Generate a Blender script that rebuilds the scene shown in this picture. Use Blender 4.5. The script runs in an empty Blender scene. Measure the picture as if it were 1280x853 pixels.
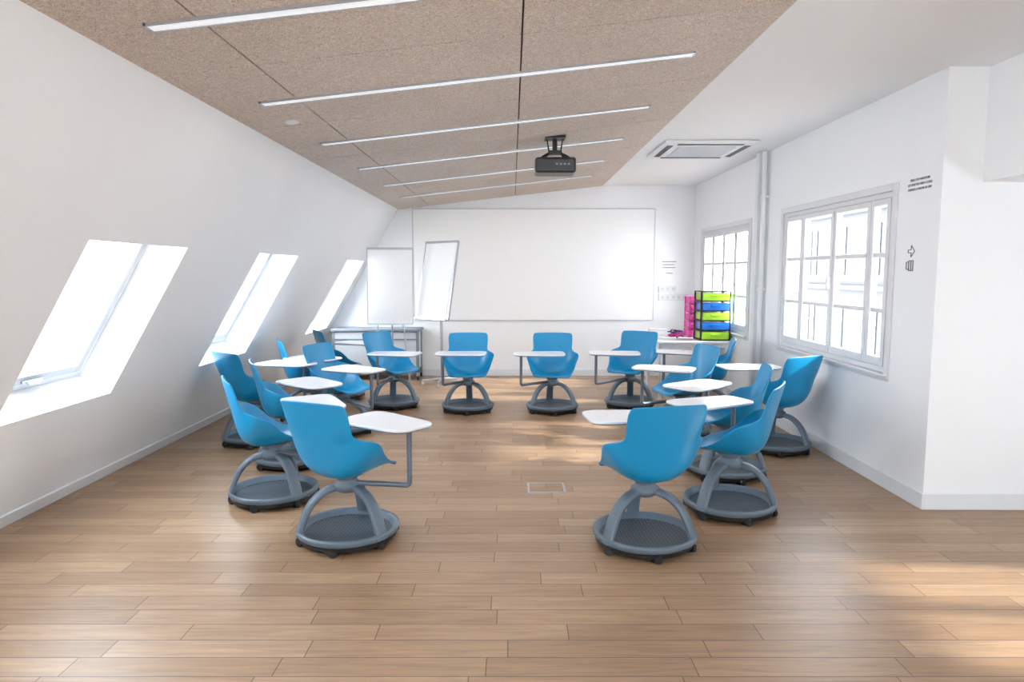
import bpy, bmesh, math, random
from mathutils import Vector, Matrix
random.seed(4)
sc = bpy.context.scene
COL = sc.collection
R = math.radians

# ------------------------------------------------------------------ materials
def new_mat(name):
    m = bpy.data.materials.new(name); m.use_nodes = True
    nt = m.node_tree
    return m, nt, nt.nodes["Principled BSDF"]
def N(nt, t, **kw):
    n = nt.nodes.new(t)
    for k, v in kw.items(): setattr(n, k, v)
    return n
def simple(name, col, rough=0.5, metal=0.0, noise=0.04, nscale=12, bump=0.0, bscale=200, coat=0.0, spec=None, emis=None):
    m, nt, b = new_mat(name)
    tc = N(nt, 'ShaderNodeTexCoord')
    no = N(nt, 'ShaderNodeTexNoise'); no.inputs['Scale'].default_value = nscale; no.inputs['Detail'].default_value = 4
    nt.links.new(tc.outputs['Object'], no.inputs['Vector'])
    mx = N(nt, 'ShaderNodeMix', data_type='RGBA')
    nt.links.new(no.outputs['Fac'], mx.inputs[0])
    mx.inputs[6].default_value = tuple(c*(1-noise) for c in col)+(1,)
    mx.inputs[7].default_value = tuple(min(1, c*(1+noise)) for c in col)+(1,)
    nt.links.new(mx.outputs[2], b.inputs['Base Color'])
    b.inputs['Roughness'].default_value = rough
    b.inputs['Metallic'].default_value = metal
    if coat: b.inputs['Coat Weight'].default_value = coat
    if spec is not None: b.inputs['Specular IOR Level'].default_value = spec
    if bump:
        n2 = N(nt, 'ShaderNodeTexNoise'); n2.inputs['Scale'].default_value = bscale; n2.inputs['Detail'].default_value = 3
        nt.links.new(tc.outputs['Object'], n2.inputs['Vector'])
        bp = N(nt, 'ShaderNodeBump'); bp.inputs['Strength'].default_value = bump; bp.inputs['Distance'].default_value = 0.004
        nt.links.new(n2.outputs['Fac'], bp.inputs['Height']); nt.links.new(bp.outputs['Normal'], b.inputs['Normal'])
    if emis:
        b.inputs['Emission Color'].default_value = emis[0]+(1,)
        b.inputs['Emission Strength'].default_value = emis[1]
    return m

M_wall = simple('wall_paint', (0.87, 0.885, 0.90), 0.75, noise=0.015, nscale=2, bump=0.25, bscale=14)
M_ceilw = simple('ceiling_white_paint', (0.85, 0.865, 0.88), 0.8, noise=0.01, nscale=2)
M_trim = simple('trim_paint', (0.76, 0.78, 0.80), 0.45, noise=0.02)
M_frame = simple('window_paint', (0.72, 0.73, 0.75), 0.4, noise=0.02)
M_sash = simple('skylight_sash_paint', (0.45, 0.47, 0.50), 0.35, noise=0.02)
M_blue = simple('shell_plastic_blue', (0.004, 0.25, 0.50), 0.30, noise=0.03, bump=0.08, bscale=500)
M_grey = simple('base_plastic_grey_blue', (0.11, 0.15, 0.19), 0.40, noise=0.05, bump=0.1, bscale=400)
M_post = simple('post_metal_grey', (0.14, 0.17, 0.21), 0.35, metal=0.3)
M_black = simple('black_rubber', (0.012, 0.013, 0.016), 0.5)
M_dark = simple('dark_gap', (0.06, 0.05, 0.045), 0.9)
M_white = simple('tablet_laminate', (0.74, 0.755, 0.79), 0.25, noise=0.01)
M_tabedge = simple('tablet_underside', (0.22, 0.25, 0.29), 0.5)
M_board = simple('whiteboard_enamel', (0.87, 0.87, 0.865), 0.35, noise=0.01)
M_alu = simple('aluminium', (0.50, 0.52, 0.55), 0.3, metal=0.7)
M_boardframe = simple('board_trim', (0.62, 0.64, 0.66), 0.4)
M_paper = simple('paper', (0.86, 0.86, 0.86), 0.7, noise=0.01)
M_ink = simple('ink', (0.10, 0.10, 0.11), 0.6)
M_lime = simple('drawer_lime', (0.33, 0.60, 0.03), 0.3)
M_dblue = simple('drawer_blue', (0.01, 0.14, 0.52), 0.3)
M_pink = simple('drawer_pink', (0.75, 0.08, 0.36), 0.35)
M_purple = simple('purple_felt', (0.22, 0.05, 0.45), 0.7)
M_facade = simple('facade_stone', (0.052, 0.052, 0.053), 0.9, noise=0.1)
M_fwin = simple('facade_glass', (0.025, 0.027, 0.03), 0.3)
M_fbar = simple('facade_bar_paint', (0.10, 0.10, 0.10), 0.6)
M_lamp = simple('lamp_diffuser', (0.85, 0.88, 0.92), 0.4, emis=((0.9, 0.95, 1.0), 0.35))
M_cable = simple('cable', (0.03, 0.03, 0.04), 0.5)

def glass_mat():
    m, nt, b = new_mat('window_glass')
    out = nt.nodes['Material Output']
    tr = N(nt, 'ShaderNodeBsdfTransparent'); tr.inputs[0].default_value = (0.97, 0.98, 0.985, 1)
    gl = N(nt, 'ShaderNodeBsdfGlossy'); gl.inputs['Roughness'].default_value = 0.02
    mx = N(nt, 'ShaderNodeMixShader'); mx.inputs[0].default_value = 0.05
    nt.links.new(tr.outputs[0], mx.inputs[1]); nt.links.new(gl.outputs[0], mx.inputs[2])
    nt.links.new(mx.outputs[0], out.inputs['Surface'])
    return m
M_glass = glass_mat()

def floor_mat():
    m, nt, b = new_mat('oak_plank_floor')
    L = nt.links.new
    geo = N(nt, 'ShaderNodeTexCoord')
    sep = N(nt, 'ShaderNodeSeparateXYZ'); L(geo.outputs['Object'], sep.inputs[0])
    RH = 0.135
    d = N(nt, 'ShaderNodeMath', operation='DIVIDE'); L(sep.outputs[1], d.inputs[0]); d.inputs[1].default_value = RH
    fl = N(nt, 'ShaderNodeMath', operation='FLOOR'); L(d.outputs[0], fl.inputs[0])
    wn = N(nt, 'ShaderNodeTexWhiteNoise', noise_dimensions='1D'); L(fl.outputs[0], wn.inputs['W'])
    ml = N(nt, 'ShaderNodeMath', operation='MULTIPLY_ADD'); L(wn.outputs['Value'], ml.inputs[0]); ml.inputs[1].default_value = 7.3; L(sep.outputs[0], ml.inputs[2])
    comb = N(nt, 'ShaderNodeCombineXYZ'); L(ml.outputs[0], comb.inputs[0]); L(sep.outputs[1], comb.inputs[1])
    br = N(nt, 'ShaderNodeTexBrick'); br.offset = 0.0; br.squash = 1.0
    L(comb.outputs[0], br.inputs['Vector'])
    br.inputs['Scale'].default_value = 1.0
    br.inputs['Brick Width'].default_value = 0.85; br.inputs['Row Height'].default_value = RH
    br.inputs['Mortar Size'].default_value = 0.0022; br.inputs['Mortar Smooth'].default_value = 0.2
    br.inputs['Color1'].default_value = (0, 0, 0, 1); br.inputs['Color2'].default_value = (1, 1, 1, 1)
    br.inputs['Mortar'].default_value = (0.5, 0.5, 0.5, 1)
    ramp = N(nt, 'ShaderNodeValToRGB')
    ramp.color_ramp.elements[0].color = (0.315, 0.192, 0.108, 1); ramp.color_ramp.elements[0].position = 0.0
    ramp.color_ramp.elements[1].color = (0.42, 0.275, 0.165, 1); ramp.color_ramp.elements[1].position = 1.0
    e = ramp.color_ramp.elements.new(0.5); e.color = (0.37, 0.234, 0.136, 1)
    L(br.outputs['Color'], ramp.inputs[0])
    mp = N(nt, 'ShaderNodeMapping'); mp.inputs['Scale'].default_value = (1.6, 26, 1); L(comb.outputs[0], mp.inputs[0])
    g = N(nt, 'ShaderNodeTexNoise'); g.inputs['Scale'].default_value = 1.6; g.inputs['Detail'].default_value = 7; g.inputs['Roughness'].default_value = 0.65; g.inputs['Distortion'].default_value = 0.7
    L(mp.outputs[0], g.inputs['Vector'])
    gr = N(nt, 'ShaderNodeMapRange'); L(g.outputs['Fac'], gr.inputs[0]); gr.inputs[1].default_value = 0.3; gr.inputs[2].default_value = 0.7; gr.inputs[3].default_value = 0.70; gr.inputs[4].default_value = 1.17
    mul = N(nt, 'ShaderNodeMix', data_type='RGBA', blend_type='MULTIPLY'); mul.inputs[0].default_value = 1
    L(ramp.outputs[0], mul.inputs[6]); L(gr.outputs[0], mul.inputs[7])
    gap = N(nt, 'ShaderNodeMix', data_type='RGBA'); L(br.outputs['Fac'], gap.inputs[0]); L(mul.outputs[2], gap.inputs[6]); gap.inputs[7].default_value = (0.09, 0.05, 0.03, 1)
    L(gap.outputs[2], b.inputs['Base Color'])
    rr = N(nt, 'ShaderNodeMapRange'); L(g.outputs['Fac'], rr.inputs[0]); rr.inputs[3].default_value = 0.30; rr.inputs[4].default_value = 0.46
    L(rr.outputs[0], b.inputs['Roughness'])
    bp = N(nt, 'ShaderNodeBump'); bp.inputs['Strength'].default_value = 0.35; bp.inputs['Distance'].default_value = 0.002
    inv = N(nt, 'ShaderNodeMath', operation='MULTIPLY_ADD'); L(br.outputs['Fac'], inv.inputs[0]); inv.inputs[1].default_value = -1.5
    L(g.outputs['Fac'], inv.inputs[2]); L(inv.outputs[0], bp.inputs['Height']); L(bp.outputs[0], b.inputs['Normal'])
    return m
M_floor = floor_mat()

def woodwool():
    m, nt, b = new_mat('wood_wool_panel')
    L = nt.links.new
    tc = N(nt, 'ShaderNodeTexCoord')
    v = N(nt, 'ShaderNodeTexNoise'); v.inputs['Scale'].default_value = 60; v.inputs['Detail'].default_value = 5; v.inputs['Roughness'].default_value = 0.7; v.inputs['Distortion'].default_value = 2.5
    L(tc.outputs['Object'], v.inputs['Vector'])
    rp = N(nt, 'ShaderNodeValToRGB')
    rp.color_ramp.elements[0].position = 0.35; rp.color_ramp.elements[0].color = (0.35, 0.275, 0.225, 1)
    rp.color_ramp.elements[1].position = 0.60; rp.color_ramp.elements[1].color = (0.80, 0.715, 0.64, 1)
    L(v.outputs['Fac'], rp.inputs[0])
    n2 = N(nt, 'ShaderNodeTexNoise'); n2.inputs['Scale'].default_value = 1.1; L(tc.outputs['Object'], n2.inputs['Vector'])
    mr = N(nt, 'ShaderNodeMapRange'); L(n2.outputs['Fac'], mr.inputs[0]); mr.inputs[3].default_value = 0.9; mr.inputs[4].default_value = 1.08
    mul = N(nt, 'ShaderNodeMix', data_type='RGBA', blend_type='MULTIPLY'); mul.inputs[0].default_value = 1
    L(rp.outputs[0], mul.inputs[6]); L(mr.outputs[0], mul.inputs[7]); L(mul.outputs[2], b.inputs['Base Color'])
    b.inputs['Roughness'].default_value = 0.95
    bp = N(nt, 'ShaderNodeBump'); bp.inputs['Strength'].default_value = 0.4; bp.inputs['Distance'].default_value = 0.003
    L(v.outputs['Fac'], bp.inputs['Height']); L(bp.outputs[0], b.inputs['Normal'])
    return m
M_wool = woodwool()

def perforated():
    m, nt, b = new_mat('tray_perforated')
    L = nt.links.new
    tc = N(nt, 'ShaderNodeTexCoord')
    v = N(nt, 'ShaderNodeTexVoronoi', voronoi_dimensions='2D'); v.inputs['Scale'].default_value = 46; v.inputs['Randomness'].default_value = 0.0
    L(tc.outputs['Object'], v.inputs['Vector'])
    rp = N(nt, 'ShaderNodeValToRGB'); rp.color_ramp.elements[0].position = 0.27; rp.color_ramp.elements[1].position = 0.34
    rp.color_ramp.elements[0].color = (0.010, 0.015, 0.02, 1); rp.color_ramp.elements[1].color = (0.055, 0.078, 0.105, 1)
    L(v.outputs['Distance'], rp.inputs[0]); L(rp.outputs[0], b.inputs['Base Color']); b.inputs['Roughness'].default_value = 0.5
    return m
M_perf = perforated()

# ------------------------------------------------------------------ mesh helpers
def box(bm, x0, x1, y0, y1, z0, z1, mi=0, f=None):
    vs = []
    for x in (x0, x1):
        for y in (y0, y1):
            for z in (z0, z1):
                p = (x, y, z) if f is None else f(x, y, z)
                vs.append(bm.verts.new(p))
    for q in ((0, 1, 3, 2), (4, 6, 7, 5), (0, 4, 5, 1), (2, 3, 7, 6), (0, 2, 6, 4), (1, 5, 7, 3)):
        fc = bm.faces.new([vs[i] for i in q]); fc.material_index = mi
    return vs
def finish(name, bm, mats, parent=None, smooth=False, bevel=0.0, loc=(0, 0, 0), rot=(0, 0, 0), segs=2):
    bmesh.ops.recalc_face_normals(bm, faces=bm.faces)
    me = bpy.data.meshes.new(name); bm.to_mesh(me); bm.free()
    for m in (mats if isinstance(mats, (list, tuple)) else [mats]): me.materials.append(m)
    if smooth:
        for p in me.polygons: p.use_smooth = True
    ob = bpy.data.objects.new(name, me); COL.objects.link(ob)
    ob.location = loc; ob.rotation_euler = rot
    if parent: ob.parent = parent
    if bevel:
        bv = ob.modifiers.new('bevel', 'BEVEL'); bv.width = bevel; bv.segments = segs; bv.limit_method = 'ANGLE'
    return ob
def inst(name, me, parent, loc=(0, 0, 0), rot=(0, 0, 0)):
    ob = bpy.data.objects.new(name, me); COL.objects.link(ob); ob.parent = parent; ob.location = loc; ob.rotation_euler = rot
    return ob
def empty(name, loc=(0, 0, 0), rot=(0, 0, 0)):
    e = bpy.data.objects.new(name, None); COL.objects.link(e); e.location = loc; e.rotation_euler = rot; e.empty_display_size = 0.1
    return e
def chaikin(pts, it=3):
    pts = [Vector(p) for p in pts]
    for _ in range(it):
        o = [pts[0]]
        for a, b in zip(pts[:-1], pts[1:]):
            o += [a.lerp(b, .25), a.lerp(b, .75)]
        o.append(pts[-1]); pts = o
    return pts
def sweep(bm, pts, r, n=10, mi=0):
    pts = [Vector(p) for p in pts]; rings = []
    t0 = (pts[1]-pts[0]).normalized()
    up = Vector((0, 0, 1)) if abs(t0.z) < .9 else Vector((1, 0, 0))
    nrm = t0.cross(up).normalized()
    for i, p in enumerate(pts):
        t = (pts[min(i+1, len(pts)-1)]-pts[max(i-1, 0)]).normalized()
        nrm = (nrm - t*nrm.dot(t)).normalized(); bn = t.cross(nrm)
        rr = r[i] if isinstance(r, list) else r
        rings.append([bm.verts.new(p+(nrm*math.cos(a)+bn*math.sin(a))*rr) for a in [2*math.pi*k/n for k in range(n)]])
    for a, b in zip(rings[:-1], rings[1:]):
        for k in range(n):
            fc = bm.faces.new((a[k], a[(k+1) % n], b[(k+1) % n], b[k])); fc.material_index = mi
    for rg in (rings[0], rings[-1]):
        fc = bm.faces.new(rg); fc.material_index = mi
def lathe(bm, prof, n=40, mi=0, cx=0, cy=0, f=None):
    rings = []
    for (r, z) in prof:
        if r < 1e-5:
            rings.append([bm.verts.new((cx, cy, z))])
        else:
            rings.append([bm.verts.new((cx+r*math.cos(2*math.pi*k/n), cy+r*math.sin(2*math.pi*k/n), z)) for k in range(n)])
    for i, (a, b) in enumerate(zip(rings[:-1], rings[1:])):
        for k in range(n):
            k2 = (k+1) % n
            if len(a) == 1 and len(b) == 1: continue
            if len(a) == 1: fc = bm.faces.new((a[0], b[k], b[k2]))
            elif len(b) == 1: fc = bm.faces.new((a[k], a[k2], b[0]))
            else: fc = bm.faces.new((a[k], a[k2], b[k2], b[k]))
            fc.material_index = mi if not isinstance(mi, list) else mi[i]
def cells(bm, u0, u1, v0, v1, holes, boxf):
    us = sorted({u0, u1} | {h[0] for h in holes} | {h[1] for h in holes})
    vs = sorted({v0, v1} | {h[2] for h in holes} | {h[3] for h in holes})
    for a, b in zip(us[:-1], us[1:]):
        for c, d in zip(vs[:-1], vs[1:]):
            if any(h[0] <= (a+b)/2 <= h[1] and h[2] <= (c+d)/2 <= h[3] for h in holes): continue
            boxf(a, b, c, d)

YB = 10.5; YF = -3.0; XR = 2.78; XA = 4.7; YC = 4.49; ZC = 2.90
# ------------------------------------------------------------------ room shell
bm = bmesh.new(); box(bm, -3.9, XA+.3, YF-.2, YB+.2, -0.12, 0); finish('floor', bm, M_floor)

# left sloping wall
SD = Vector((0.5045, 0, 0.8634)); SN = Vector((-0.8634, 0, 0.5045))
def SL(w, y, s): return Vector((-3.22, y, 0)) + SD*s + SN*w
sky_y = [(1.16, 2.24), (3.57, 4.65), (5.98, 7.04), (9.10, 10.16)]  # first skylight is out of view, added to bring in more light
s0, s1 = 0.892, 2.044; TH = 0.30
bm = bmesh.new()
cells(bm, YF, YB, -0.25, 3.25, [(a, b, s0, s1) for a, b in sky_y],
      lambda a, b, c, d: box(bm, 0, TH, a, b, c, d, 0, lambda x, y, z: SL(x, y, z)))
finish('wall_left', bm, M_wall)
bm = bmesh.new(); box(bm, -0.014, 0.0, YF, YB, 0.0, 0.115, 0, lambda x, y, z: SL(x, y, z)); finish('baseboard_left', bm, M_trim, bevel=0.003)

for i, (a, b) in enumerate(sky_y):
    e = empty('window_%d' % (i+1), SL(TH, (a+b)/2, (s0+s1)/2))
    inv = e.location.copy()
    def F(x, y, z): return SL(x, y, z)-inv
    bm = bmesh.new(); w0, w1 = TH-.06, TH+.03
    f = 0.045
    for (ya, yb, sa, sb) in ((a, a+f, s0, s1), (b-f, b, s0, s1), (a+f, b-f, s0, s0+f), (a+f, b-f, s1-f, s1)):
        box(bm, w0, w1, ya, yb, sa, sb, 0, F)
    finish('frame', bm, M_frame, e, bevel=0.004)
    bm = bmesh.new(); g = f+.008; k = .055
    for (ya, yb, sa, sb) in ((a+g, a+g+k, s0+g, s1-g), (b-g-k, b-g, s0+g, s1-g), (a+g+k, b-g-k, s0+g, s0+g+k), (a+g+k, b-g-k, s1-g-k, s1-g)):
        box(bm, w0-.015, w1-.02, ya, yb, sa, sb, 0, F)
    finish('sash', bm, M_sash, e, bevel=0.005)
    bm = bmesh.new(); box(bm, TH, TH+.006, a+g+k-.005, b-g-k+.005, s0+g+k-.005, s1-g-k+.005, 0, F); finish('glass', bm, M_glass, e)
    bm = bmesh.new(); yc = (a+b)/2
    box(bm, w0-.03, w0-.015, yc-.09, yc+.09, s0+g+.012, s0+g+.03, 0, F)
    box(bm, w0-.055, w0-.03, yc-.06, yc+.06, s0+g+.014, s0+g+.03, 0, F)
    box(bm, w0-.05, w0-.015, a+.18, a+.22, s0+.02, s0+.06, 0, F)
    finish('handle', bm, M_alu, e, bevel=0.004)

# right wall with casement windows
win = [(5.04, 7.05, 0.85, 2.19), (8.05, 10.02, 0.85, 2.17)]
bm = bmesh.new()
cells(bm, YC, YB, 0, 3.1, win, lambda a, b, c, d: box(bm, XR, XR+.25, a, b, c, d))
finish('wall_right', bm, M_wall)
bm = bmesh.new(); box(bm, XR-.014, XR, YC-.014, YB, 0, .11); finish('baseboard_right', bm, M_trim, bevel=0.003)
bm = bmesh.new(); box(bm, XR+.25, XA+.25, YC, YC+.25, 0, 3.1); finish('wall_return', bm, M_wall)
bm = bmesh.new(); box(bm, XR, XA, YC-.014, YC, 0, .11); finish('baseboard_return', bm, M_trim, bevel=0.003)
bm = bmesh.new(); box(bm, -3.5, XR+.25, YB, YB+.2, 0, 3.1); finish('wall_back', bm, M_wall)
bm = bmesh.new(); box(bm, -3.2, XR, YB-.014, YB, 0, .10); finish('baseboard_back', bm, M_trim, bevel=0.003)
bm = bmesh.new()
fw = (-1.6, 2.2, 0.75, 2.25)  # unseen opening behind the camera, sized to set the foreground brightness
cells(bm, -3.9, XA+.25, 0, 3.1, [fw], lambda a, b, c, d: box(bm, a, b, YF-.2, YF, c, d))
finish('wall_front', bm, M_wall)
aw = [(-1.6, 0.2, .85, 2.2), (2.25, 3.45, 0.75, 1.68)]
bm = bmesh.new()
cells(bm, YF, YC, 0, 3.1, aw, lambda a, b, c, d: box(bm, XA, XA+.25, a, b, c, d))
finish('wall_alcove', bm, M_wall)
bm = bmesh.new(); box(bm, 3.04, 3.34, YF, YC, 2.18, ZC); finish('ceiling_beam', bm, M_wall)
bm = bmesh.new()
box(bm, 1.37, XR+.25, YF-.2, YB+.2, ZC, 3.12); box(bm, XR+.25, XA+.6, YF-.2, 7.6, ZC, 3.12)  # second slab runs on outdoors as an added overhang shading the nearer casement
finish('ceiling_and_overhang', bm, M_ceilw)

def casement(name, ax, p, u0, u1, z0, z1, splits, rows=3, inward=-1, casing=True):
    c = Vector((p, (u0+u1)/2, (z0+z1)/2)) if ax == 'x' else Vector(((u0+u1)/2, p, (z0+z1)/2))
    e = empty(name, c)
    def F(d, u, z):
        v = Vector((p-inward*d, u, z)) if ax == 'x' else Vector((u, p-inward*d, z))
        return v-c
    bm = bmesh.new(); f = .04
    for (a, b, q, r) in ((u0, u0+f, z0, z1), (u1-f, u1, z0, z1), (u0+f, u1-f, z0, z0+f), (u0+f, u1-f, z1-f, z1)):
        box(bm, 0.01, .09, a, b, q, r, 0, F)
    if casing:
        k = .055
        for (a, b, q, r) in ((u0-k, u0, z0-k, z1+k), (u1, u1+k, z0-k, z1+k), (u0, u1, z1, z1+k), (u0, u1, z0-k, z0)):
            box(bm, -.018, -.0005, a, b, q, r, 0, F)
        box(bm, -.05, -.0005, u0-.05, u1+.05, z0-.02, z0, 0, F)
    finish('frame', bm, M_frame, e, bevel=.004)
    bm = bmesh.new(); bg = bmesh.new(); s = .045
    for (a, b) in zip(splits[:-1], splits[1:]):
        a += .004; b -= .004; q, r = z0+f+.004, z1-f-.004
        for (c0, c1, c2, c3) in ((a, a+s, q, r), (b-s, b, q, r), (a+s, b-s, q, q+s+.02), (a+s, b-s, r-s, r)):
            box(bm, .0, .05, c0, c1, c2, c3, 0, F)
        for i in range(1, rows):
            zz = q+(r-q)*i/rows
            box(bm, .008, .04, a+s, b-s, zz-.017, zz+.017, 0, F)
        box(bg, .022, .026, a+s-.005, b-s+.005, q+s, r-s+.005, 0, F)
    finish('casement_leaves', bm, M_frame, e, bevel=.003)
    finish('glass', bg, M_glass, e)
    bm = bmesh.new()
    mid = splits[len(splits)//2]
    box(bm, -.014, -.0, mid-.008, mid+.008, z0+.07, z1-.07, 0, F)
    box(bm, -.04, -.014, mid-.011, mid+.011, (z0+z1)/2-.07, (z0+z1)/2+.04, 0, F)
    finish('latch_rod', bm, M_frame, e, bevel=.003)
    return e
casement('window_5', 'x', XR, *win[0], [5.08, 5.36, 5.97, 6.60, 7.01])
casement('window_6', 'x', XR, *win[1], [8.09, 8.57, 9.04, 9.51, 9.98])
casement('window_7', 'x', XA, *aw[0], [-1.56, -.7, .16])
casement('window_8', 'x', XA, *aw[1], [2.29, 2.85, 3.41], rows=1)
casement('window_9', 'y', YF, *fw, [-1.56, -.65, .3, 1.25, 2.16], inward=1)  # added out of view as a source of fill light from behind

# pipe by right wall
bm = bmesh.new()
sweep(bm, [(XR-.05, 7.52, 0.0), (XR-.05, 7.52, 2.9)], .028, 12)
for z in (.4, 1.4, 2.4): box(bm, XR-.085, XR, 7.50, 7.54, z, z+.03)
finish('heating_pipe', bm, M_trim, smooth=False)
bm = bmesh.new(); box(bm, XR-.09, XR-.015, 7.60, 7.68, 0.11, 2.895); finish('cable_trunking', bm, M_trim, bevel=.004)

# ------------------------------------------------------------------ wood wool ceiling
CD = Vector((0.99369, 0, 0.11219)); CN = Vector((-0.11219, 0, 0.99369))
def CM(u, y, w): return Vector((-1.73, y, 2.55))+CD*u+CN*w
us = [0.0, .483, 1.791, 3.12]
ys = [-3.0, -1.55, -.3, .95, 2.2, 3.45, 4.7, 5.95, 7.2, 8.45, 9.7, 10.5]
bm = bmesh.new(); gp = .006
for a, b in zip(us[:-1], us[1:]):
    for c, d in zip(ys[:-1], ys[1:]):
        box(bm, a+(gp*.8 if a > 0 else 0), b-(gp*.8 if b < 3 else 0), c+gp, d-gp, 0, .012, 0, CM)
box(bm, -.2, 3.12, YF-.2, YB+.2, .0125, .24, 1, CM)
finish('ceiling_wood_wool', bm, [M_wool, M_dark])
for i, y in enumerate([.35, 1.6, 2.85, 4.1, 5.36, 6.62, 7.88, 9.1]):
    c = CM(1.53, y, 0); u0, u1 = .27, 2.80
    f = lambda u, yy, w: CM(u, yy, w)-c
    e = empty('linear_ceiling_light', c)
    bm = bmesh.new(); h = .038
    box(bm, u0, u1, y-h, y-h+.008, -.012, 0.0, 0, f); box(bm, u0, u1, y+h-.008, y+h, -.012, 0.0, 0, f)
    box(bm, u0, u0+.01, y-h, y+h, -.012, 0.0, 0, f); box(bm, u1-.01, u1, y-h, y+h, -.012, 0.0, 0, f)
    finish('housing', bm, M_alu, e)
    bm = bmesh.new(); box(bm, u0+.01, u1-.01, y-h+.008, y+h-.008, -.009, 0.0, 0, f); finish('diffuser', bm, M_lamp, e)
    ld = bpy.data.lights.new('lamp', 'AREA'); ld.shape = 'RECTANGLE'; ld.size = 2.5; ld.size_y = .06; ld.energy = 4 if y < 3 else 8; ld.color = (.97, .98, 1)
    lo = bpy.data.objects.new('lamp', ld); COL.objects.link(lo); lo.parent = e; lo.location = -CN*.02
    lo.rotation_euler = (0, -math.atan2(.11219, .99369), 0)

# smoke detector
bm = bmesh.new(); lathe(bm, [(0, -.012), (.03, -.012), (.043, -.007), (.047, 0), (0, 0)], 24)
ob = finish('smoke_detector', bm, M_trim, smooth=True, loc=CM(.29, 4.6, 0), rot=(0, -.112, 0))

# AC cassette
e = empty('ceiling_air_conditioner', (1.98, 7.35, ZC))
bm = bmesh.new(); box(bm, -.47, .47, -.47, .47, -.035, -.0005); finish('panel', bm, M_trim, e, bevel=.015)
bm = bmesh.new()
for (a, b, c, d) in ((-.33, .33, -.42, -.36), (-.33, .33, .36, .42), (-.42, -.36, -.33, .33), (.36, .42, -.33, .33)):
    box(bm, a, b, c, d, -.038, -.033)
finish('air_slots', bm, M_black, e)
bm = bmesh.new()
for i in range(14):
    y = -.28+i*.043; box(bm, -.29, .29, y, y+.022, -.045, -.033)
finish('grille', bm, simple('grille_grey', (.62, .64, .67), .5), e)

# projector
e = empty('ceiling_projector', (.38, 6.2, 2.79))
bm = bmesh.new()
box(bm, -.09, .09, -.09, .09, -.018, .004)
sweep(bm, [(0, 0, -.02), (0, 0, -.14)], .022, 12)
for sx in (-1, 1):
    sweep(bm, [(sx*.02, 0, -.12), (sx*.12, .07, -.185)], .01, 8)
    sweep(bm, [(sx*.02, 0, -.12), (sx*.12, -.07, -.185)], .01, 8)
    sweep(bm, [(sx*.07, 0, -.01), (sx*.05, 0, -.14)], .007, 8)
box(bm, -.06, .06, -.05, .05, -.15, -.12)
finish('mount', bm, M_black, e, bevel=.003)
bm = bmesh.new(); box(bm, -.18, .18, -.14, .14, -.325, -.19); finish('body', bm, simple('projector_body', (.012, .013, .016), .35), e, bevel=.025, segs=4)
bm = bmesh.new()
for i in range(7): box(bm, -.15+i*.014, -.143+i*.014, -.143, -.138, -.30, -.22)
finish('vents', bm, M_black, e)
bm = bmesh.new()
for i in range(4): box(bm, 0+i*.035, .02+i*.035, -.1445, -.14, -.26, -.245)
finish('ports', bm, simple('port_grey', (.2, .2, .22), .5), e)
bm = bmesh.new(); sweep(bm, [(.09, .13, -.26), (.09, .17, -.26)], .04, 20); finish('lens', bm, M_black, e)

# ------------------------------------------------------------------ whiteboard
e = empty('wall_whiteboard', (.33, YB, 1.71))
bm = bmesh.new(); box(bm, -1.83, 1.83, -.022, -.001, -.835, .835); finish('surface', bm, M_board, e)
bm = bmesh.new()
for (a, b, c, d) in ((-1.845, -1.83, -.85, .85), (1.83, 1.845, -.85, .85), (-1.83, 1.83, .835, .85), (-1.83, 1.83, -.85, -.835)):
    box(bm, a, b, -.028, -.001, c, d)
finish('trim_frame', bm, M_boardframe, e, bevel=.003)

# floor socket box
e = empty('floor_socket_box', (.255, 4.95, 0))
bm = bmesh.new()
for (a, b, c, d) in ((-.14, .14, -.115, -.1), (-.14, .14, .1, .115), (-.14, -.125, -.1, .1), (.125, .14, -.1, .1)):
    box(bm, a, b, c, d, .0, .005)
finish('rim', bm, M_alu, e)
bm = bmesh.new(); box(bm, -.12, .12, -.095, .095, 0, .003); finish('lid', bm, M_floor, e)

# ------------------------------------------------------------------ chairs
rows = [(.245, .425, .215, .42, .195), (.235, .447, .205, .455, .22), (.13, .435, .12, .475, .24), (.02, .415, .04, .52, .26),
        (-.08, .405, -.015, .58, .282), (-.155, .418, -.065, .628, .303), (-.205, .462, -.115, .655, .306), (-.228, .53, -.160, .668, .276),
        (-.242, .60, -.202, .682, .232), (-.258, .67, -.226, .71, .226), (-.277, .755, -.246, .772, .233), (-.298, .835, -.268, .842, .236),
        (-.306, .876, -.284, .872, .226), (-.308, .886, -.289, .882, .212)]
bm = bmesh.new(); NC = 14; grid = []
for (yc, zc, ye, ze, xe) in rows:
    rw = []
    for j in range(NC+1):
        u = -1+2*j/NC; a = abs(u)
        p = a**2.6
        rw.append(bm.verts.new((xe*u*(1.0+.04*(1-a)), yc+(ye-yc)*p, zc+(ze-zc)*p)))
    grid.append(rw)
for i in range(len(grid)-1):
    for j in range(NC):
        bm.faces.new((grid[i][j], grid[i][j+1], grid[i+1][j+1], grid[i+1][j]))
bmesh.ops.recalc_face_normals(bm, faces=bm.faces)
shell_me = bpy.data.meshes.new('chair_shell'); bm.to_mesh(shell_me); bm.free(); shell_me.materials.append(M_blue)
for p in shell_me.polygons: p.use_smooth = True

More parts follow.
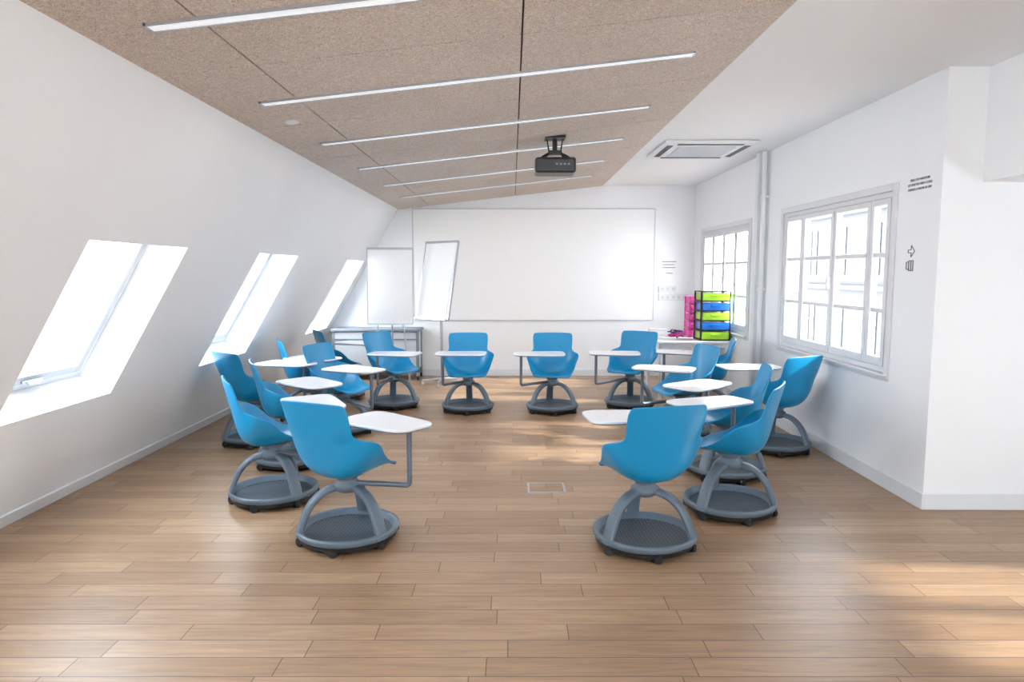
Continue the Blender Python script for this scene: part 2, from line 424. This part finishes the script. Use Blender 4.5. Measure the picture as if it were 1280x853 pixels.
bm = bmesh.new()
lathe(bm, [(0, .035), (.20, .035), (.275, .045), (.297, .06), (.304, .082), (.300, .094), (.286, .096), (.272, .086), (.258, .060), (.25, .056), (0, .054)], 56,
      mi=[0, 0, 0, 0, 0, 0, 0, 0, 1, 1])
for k in range(3):
    ang = math.radians(90+120*k)
    er = Vector((math.cos(ang), math.sin(ang), 0)); et = Vector((-math.sin(ang), math.cos(ang), 0))
    path = chaikin([(.288, 0, .06), (.270, 0, .13), (.225, 0, .235), (.15, 0, .308), (.07, 0, .330), (0, 0, .330)], 2)
    rings = []; n = 14
    for i, p in enumerate(path):
        t = (path[min(i+1, len(path)-1)]-path[max(i-1, 0)]).normalized()
        nn = Vector((-t.z, 0, t.x)); fr = i/(len(path)-1)
        hw = .042-.010*fr; ht = .019
        rg = []
        for q in range(n):
            a = 2*math.pi*q/n; ca, sa = math.cos(a), math.sin(a)
            wv = hw*math.copysign(abs(ca)**.6, ca); hv = ht*math.copysign(abs(sa)**.6, sa)
            r_ = p.x+nn.x*hv; z_ = p.z+nn.z*hv
            rg.append(bm.verts.new(er*r_+et*wv+Vector((0, 0, z_))))
        rings.append(rg)
    for a, b in zip(rings[:-1], rings[1:]):
        for q in range(n): bm.faces.new((a[q], a[(q+1) % n], b[(q+1) % n], b[q]))
    bm.faces.new(rings[0]); bm.faces.new(rings[-1])
lathe(bm, [(0, .30), (.055, .30), (.08, .32), (.08, .35), (.06, .365), (.06, .385), (.10, .405), (0, .408)], 24)
bmesh.ops.recalc_face_normals(bm, faces=bm.faces)
base_me = bpy.data.meshes.new('chair_base'); bm.to_mesh(base_me); bm.free(); base_me.materials.append(M_grey); base_me.materials.append(M_perf)
for p in base_me.polygons: p.use_smooth = True
bm = bmesh.new()
for k in range(6):
    a = math.radians(30+60*k); cx, cy = .272*math.cos(a), .272*math.sin(a)
    er = Vector((math.cos(a+.6), math.sin(a+.6), 0))
    c = Vector((cx, cy, .028))
    for s in (-1, 1):
        sweep(bm, [c+er*s*.006, c+er*s*.024], .028, 14)
lathe(bm, [(0, .018), (.262, .018), (.285, .030), (.290, .052), (0, .045)], 40)
bmesh.ops.recalc_face_normals(bm, faces=bm.faces)
cast_me = bpy.data.meshes.new('chair_casters'); bm.to_mesh(cast_me); bm.free(); cast_me.materials.append(M_black)

bm = bmesh.new(); n = 48
def outline(sc_, z):
    o = []
    for k in range(n):
        a = 2*math.pi*k/n; ca, sa = math.cos(a), math.sin(a)
        x = .285*math.copysign(abs(ca)**.36, ca); hw = .172-.022*(x/.3)
        o.append(bm.verts.new((x*sc_, hw*sc_*math.copysign(abs(sa)**.36, sa), z-.012)))
    return o
A = outline(.985, .722); B = outline(1.0, .718); C = outline(1.0, .709); D = outline(.96, .701); E = outline(.93, .699)
for a, b, mi in ((A, B, 0), (B, C, 0), (C, D, 1), (D, E, 1)):
    for k in range(n):
        fc = bm.faces.new((a[k], a[(k+1) % n], b[(k+1) % n], b[k])); fc.material_index = mi
bm.faces.new(A); fc = bm.faces.new(E); fc.material_index = 1
bmesh.ops.recalc_face_normals(bm, faces=bm.faces)
tab_me = bpy.data.meshes.new('chair_tablet'); bm.to_mesh(tab_me); bm.free(); tab_me.materials.append(M_white); tab_me.materials.append(M_tabedge)

# x, y, heading, tablet(x,y), tablet yaw, post side sign along tablet axis, base yaw
chairs = [
 (0.78, 3.90, -14, (0.74, 4.20), 6, +1, 4),
 (-.985, 3.98, 26, (-.76, 4.04), -38, +1, -6),
 (-1.68, 4.70, 62, (-1.36, 4.64), -58, +1, -10),
 (-2.42, 6.33, 38, (-2.22, 6.68), -20, +1, 10),
 (-1.84, 5.60, 66, (-1.64, 5.50), -42, +1, 14),
 (-2.22, 7.35, 65, (-2.08, 7.10), -20, +1, 0),
 (-2.18, 8.60, 60, (-1.95, 8.65), -20, +1, 0),
 (-1.70, 6.72, 112, (-1.46, 6.28), -30, +1, 20),
 (-1.41, 8.05, 125, (-1.30, 7.50), -10, -1, 12),
 (-.51, 7.80, 178, (-.57, 7.52), 0, -1, 0),
 (.463, 7.78, 184, (.30, 7.50), 0, -1, 3),
 (1.41, 8.05, 212, (1.14, 7.56), -6, -1, -10),
 (1.66, 6.62, 255, (1.42, 6.34), -25, -1, -10),
 (2.12, 7.42, 285, (1.92, 7.65), -20, -1, 0),
 (1.69, 5.28, 282, (1.50, 5.40), 40, +1, 8),
 (2.38, 6.05, -28, (2.26, 6.45), 5, +1, -12),
 (1.46, 4.46, 300, (1.38, 4.66), 25, +1, 6),
]
for (x, y, h, tb, ty, ps, by) in chairs:
    e = empty('classroom_swivel_chair', (x, y, 0), (0, 0, -R(h)))
    o = inst('shell', shell_me, e)
    so = o.modifiers.new('thick', 'SOLIDIFY'); so.thickness = .013; so.offset = 0
    sb = o.modifiers.new('sub', 'SUBSURF'); sb.levels = 2; sb.render_levels = 2
    inst('base', base_me, e, rot=(0, 0, R(h+by))); inst('casters', cast_me, e, rot=(0, 0, R(h+by)))
    hr = R(h); rt = Vector((math.cos(hr), -math.sin(hr))); fw_ = Vector((math.sin(hr), math.cos(hr)))
    d = Vector((tb[0]-x, tb[1]-y)); tl = Vector((d.dot(rt), d.dot(fw_)))
    rz = R(ty+h) + (0 if ps > 0 else math.pi)
    inst('tablet', tab_me, e, loc=(tl.x, tl.y, 0), rot=(0, 0, rz))
    pp = tl+Vector((math.cos(rz), math.sin(rz)))*.2
    if pp.length < .37: pp = pp.normalized()*.37
    bm = bmesh.new()
    P = Vector((pp.x, pp.y, 0)); z = .350
    path = [Vector((0, 0, z)), P*.5+Vector((0, 0, z)), P*.86+Vector((0, 0, z)), P+Vector((0, 0, z)), P+Vector((0, 0, z+.05)), P+Vector((0, 0, .55)), P+Vector((0, 0, .678))]
    sweep(bm, chaikin(path, 2), .0155, 10)
    q = Vector((tl.x, tl.y, .678)); p2 = P+Vector((0, 0, .678))
    sweep(bm, [p2+(p2-q).normalized()*.02 if (p2-q).length > .01 else p2, p2.lerp(q, .7)], .012, 8)
    finish('tablet_post', bm, M_post, e, smooth=True)

# ------------------------------------------------------------------ flip charts
def flip(name, x, y, yaw, w, h, zc, lean, kind):
    e = empty(name, (x, y, 0), (0, 0, R(yaw)))
    T = Matrix.Translation((0, -.04, zc)) @ Matrix.Rotation(R(lean), 4, 'X')
    f = lambda a, b, c: T @ Vector((a, b, c))
    bm = bmesh.new(); box(bm, -w/2, w/2, -.012, .012, -h/2, h/2, 0, f); finish('board', bm, M_board, e, bevel=.004)
    bm = bmesh.new()
    for s in (-1, 1): box(bm, s*w/2-.008, s*w/2+.008, -.016, .016, -h/2, h/2, 0, f)
    box(bm, -w/2, w/2, -.03, .016, h/2-.01, h/2+.02, 0, f)
    box(bm, -w/2, w/2, -.06, .016, -h/2-.02, -h/2+.005, 0, f)
    finish('board_frame', bm, M_alu, e, bevel=.002)
    bm = bmesh.new(); box(bm, -w/2+.03, w/2-.03, -.018, -.013, -h/2+.04, h/2-.01, 0, f); finish('paper_pad', bm, M_paper, e)
    bm = bmesh.new()
    if kind == 0:
        sweep(bm, [(0, .03, .08), (0, .03, zc)], .018, 12)
        for k in range(5):
            a = 2*math.pi*k/5+.3
            sweep(bm, [(0, .03, .09), (.28*math.cos(a), .03+.28*math.sin(a), .07)], .015, 8)
            sweep(bm, [(.28*math.cos(a), .03+.28*math.sin(a)-.012, .028), (.28*math.cos(a), .03+.28*math.sin(a)+.012, .028)], .028, 12)
    else:
        for s in (-1, 1):
            sweep(bm, [(s*w*.42, -.10, 0.01), (s*w*.12, .02, zc+h*.4)], .012, 8)
        sweep(bm, [(0, .16, 0.01), (0, .03, zc+h*.35)], .012, 8)
    finish('stand', bm, M_alu, e)
flip('flip_chart', -1.02, 9.62, -42, .66, 1.08, 1.48, -11, 0)
flip('flip_chart', -1.72, 9.70, 2, .64, 1.05, 1.40, -4, 1)

# low cabinet on the back wall
e = empty('rolling_cabinet', (-2.02, 10.24, 0))
bm = bmesh.new(); box(bm, -.62, .62, -.19, .19, .16, .72); finish('body', bm, simple('cabinet_light', (.58, .61, .65), .5), e, bevel=.006)
bm = bmesh.new(); box(bm, -.66, .66, -.22, .22, .725, .765); finish('top', bm, M_tabedge, e, bevel=.01)
bm = bmesh.new()
for sx in (-.64, .6):
    box(bm, sx, sx+.04, -.2, -.16, .06, .725); box(bm, sx, sx+.04, .16, .2, .06, .725)
box(bm, -.64, .64, -.2, -.16, .12, .16); box(bm, -.6, .6, -.205, -.19, .60, .62)
finish('frame', bm, M_tabedge, e)
bm = bmesh.new()
for sx in (-.62, .62):
    for sy in (-.18, .18): sweep(bm, [(sx-.015, sy, .03), (sx+.015, sy, .03)], .03, 14)
finish('casters', bm, M_black, e)

# side table, drawers
e = empty('side_table', (2.22, 8.85, 0))
bm = bmesh.new(); box(bm, -.42, .52, -.42, .48, .715, .745); finish('top', bm, M_white, e, bevel=.006)
bm = bmesh.new()
for (sx, sy) in ((-.36, -.36), (.46, -.36), (-.36, .42), (.46, .42)):
    sweep(bm, [(sx, sy, 0), (sx, sy, .715)], .022, 12)
box(bm, -.36, .46, -.375, -.345, .66, .715); box(bm, -.36, .46, .405, .435, .66, .715)
finish('legs', bm, M_trim, e)

def tower(name, x, y, z, w, d, h, mats, frame):
    e = empty(name, (x, y, z)); nd = len(mats)
    bm = bmesh.new()
    for sx in (-1, 1):
        for sy in (-1, 1):
            cx, cy = sx*(w/2-.01), sy*(d/2-.01); box(bm, cx-.01, cx+.01, cy-.01, cy+.01, 0, h)
    for i in range(nd+1):
        zz = i*(h-.012)/nd; box(bm, -w/2, w/2, -d/2, d/2, zz, zz+.012)
    finish('frame', bm, frame, e, bevel=.003)
    for i, m in enumerate(mats):
        zz = i*(h-.012)/nd; hh = (h-.012)/nd
        bm = bmesh.new(); box(bm, -w/2+.022, w/2-.022, -d/2-.012, d/2-.015, zz+.016, zz+hh-.014)
        box(bm, -.06, .06, -d/2-.03, -d/2-.012, zz+hh*.55, zz+hh*.7)
        finish('drawer_%d' % (i+1), bm, m, e, bevel=.006)
tower('drawer_tower', 2.54, 8.66, .745, .38, .32, .62, [M_lime, M_dblue, M_lime, M_dblue, M_lime], M_black)
tower('pink_drawer_tower', 2.42, 9.10, .745, .18, .26, .54, [M_pink]*5, M_pink)
bm = bmesh.new()
random.seed(2)
for k in range(5):
    pts = [(random.uniform(-.12, .12), random.uniform(-.1, .1), .012+random.uniform(0, .10)) for _ in range(7)]
    sweep(bm, chaikin(pts, 2), .009, 6, mi=k % 3)
finish('cable_tangle', bm, [M_purple, M_pink, M_cable], smooth=True, loc=(2.12, 8.75, .75))
bm = bmesh.new()
for i in range(3): box(bm, -.13+.01*i, .13, -.09, .09, i*.035, i*.035+.033, mi=i % 2)
finish('foam_sheet_stack', bm, [M_paper, M_board], loc=(1.95, 9.1, .745), bevel=.003)

# wall notices, sockets
e = empty('wall_notice', (2.40, YB, 1.67))
bm = bmesh.new(); box(bm, -.13, .13, -.004, -.001, -.12, .12); finish('sheet', bm, M_paper, e)
bm = bmesh.new()
for i, (a, b) in enumerate(((-.11, .11), (-.1, .08), (-.1, .1), (-.04, .06))):
    z = .09-i*.045-(.04 if i == 3 else 0); box(bm, a, b, -.006, -.003, z-.005, z+.004)
finish('print', bm, M_ink, e)
e = empty('wall_socket_strip', (2.47, YB, 1.22))
bm = bmesh.new(); box(bm, -.22, .22, -.03, -.001, -.05, .05); box(bm, -.22, .05, -.03, -.001, .08, .17); finish('trunking', bm, M_trim, e, bevel=.004)
bm = bmesh.new()
for i in range(5): sweep(bm, [(-.17+i*.085, -.034, 0), (-.17+i*.085, -.029, 0)], .025, 16)
for i in range(3): sweep(bm, [(-.17+i*.085, -.034, .125), (-.17+i*.085, -.029, .125)], .025, 16)
finish('outlets', bm, M_boardframe, e)

# lettering and pictograms on right wall
def text(body, y, z, size, parent):
    cu = bpy.data.curves.new('lettering', 'FONT'); cu.body = body; cu.size = size; cu.extrude = .0008; cu.align_x = 'CENTER'; cu.align_y = 'CENTER'
    cu.space_line = 1.4
    cu.materials.append(M_ink); o = bpy.data.objects.new('lettering', cu); COL.objects.link(o)
    o.rotation_euler = (R(90), 0, R(-90)); o.location = (-.0015, y, z); o.parent = parent
e = empty('wall_lettering_sign', (XR, 4.735, 2.20)); text("MERCI DE MAINTENIR\nLES FENETRES BIEN CLOSES\nFERMEES A PARTIR DE 20H", 0, 0, .023, e)
e = empty('wall_pictogram_sign', (XR, 4.79, 1.70))
bm = bmesh.new()
def strip(pts, w=.0028):
    for (a, b) in zip(pts[:-1], pts[1:]):
        sweep(bm, [(-.002, -a[0], a[1]), (-.002, -b[0], b[1])], w, 6)
strip([(-.035, .055), (.0, .055), (.0, .085), (.04, .045), (.0, .005), (.0, .035), (-.035, .035), (-.035, .055)])
strip([(-.02, -.02), (.03, -.02), (.03, -.09), (-.02, -.09), (-.02, -.02)]); strip([(.005, -.02), (.005, -.09)])
strip([(-.05, -.03), (-.02, -.03)]); strip([(-.05, -.03), (-.05, -.08), (-.02, -.08)])
finish('pictogram', bm, M_ink, e)

# ------------------------------------------------------------------ outside
e = empty('opposite_building', (13.5, 12, 0))
bm = bmesh.new(); box(bm, 0, 4, -9, 22, -12, 4.0)
for z in (-2.2, .9, 3.9): box(bm, -.15, 0, -9, 22, z, z+.18)
finish('facade', bm, M_facade, e)
bm = bmesh.new(); b2 = bmesh.new()
for i in range(11):
    for z in (-4.6, -1.6, 1.5):
        y = -7.6+i*2.6
        box(bm, -.04, .0, y, y+1.1, z, z+1.9)
        box(b2, -.08, -.04, y+.52, y+.58, z, z+1.9); box(b2, -.08, -.04, y, y+1.1, z+1.1, z+1.16)
finish('facade_windows', bm, M_fwin, e); finish('facade_window_bars', b2, M_fbar, e)

# ------------------------------------------------------------------ light
w = bpy.data.worlds.new('daylight_sky'); sc.world = w; w.use_nodes = True
nt = w.node_tree; bg = nt.nodes['Background']
tc = N(nt, 'ShaderNodeTexCoord'); sp = N(nt, 'ShaderNodeSeparateXYZ'); nt.links.new(tc.outputs['Generated'], sp.inputs[0])
rp = N(nt, 'ShaderNodeValToRGB'); nt.links.new(sp.outputs[2], rp.inputs[0])
rp.color_ramp.elements[0].color = (.87, .90, .94, 1); rp.color_ramp.elements[1].color = (.80, .90, 1.0, 1)
nt.links.new(rp.outputs[0], bg.inputs['Color']); bg.inputs['Strength'].default_value = 14

sd = bpy.data.lights.new('sun', 'SUN'); sd.energy = 9; sd.angle = R(3); sd.color = (1, .96, .90)
so = bpy.data.objects.new('sun', sd); COL.objects.link(so)
dirv = Vector((-1, .1, -.55)); so.rotation_euler = dirv.to_track_quat('-Z', 'Y').to_euler(); so.location = (12, -5, 10)

# ------------------------------------------------------------------ camera
cd = bpy.data.cameras.new('camera'); cd.lens = 24; cd.sensor_width = 36; cd.clip_start = .05
co = bpy.data.objects.new('camera', cd); COL.objects.link(co); co.location = (0, 0, 1.6); co.rotation_euler = (R(90-5.76), 0, 0)
sc.camera = co
sc.view_settings.view_transform = 'Standard'
sc.view_settings.exposure = 0.3
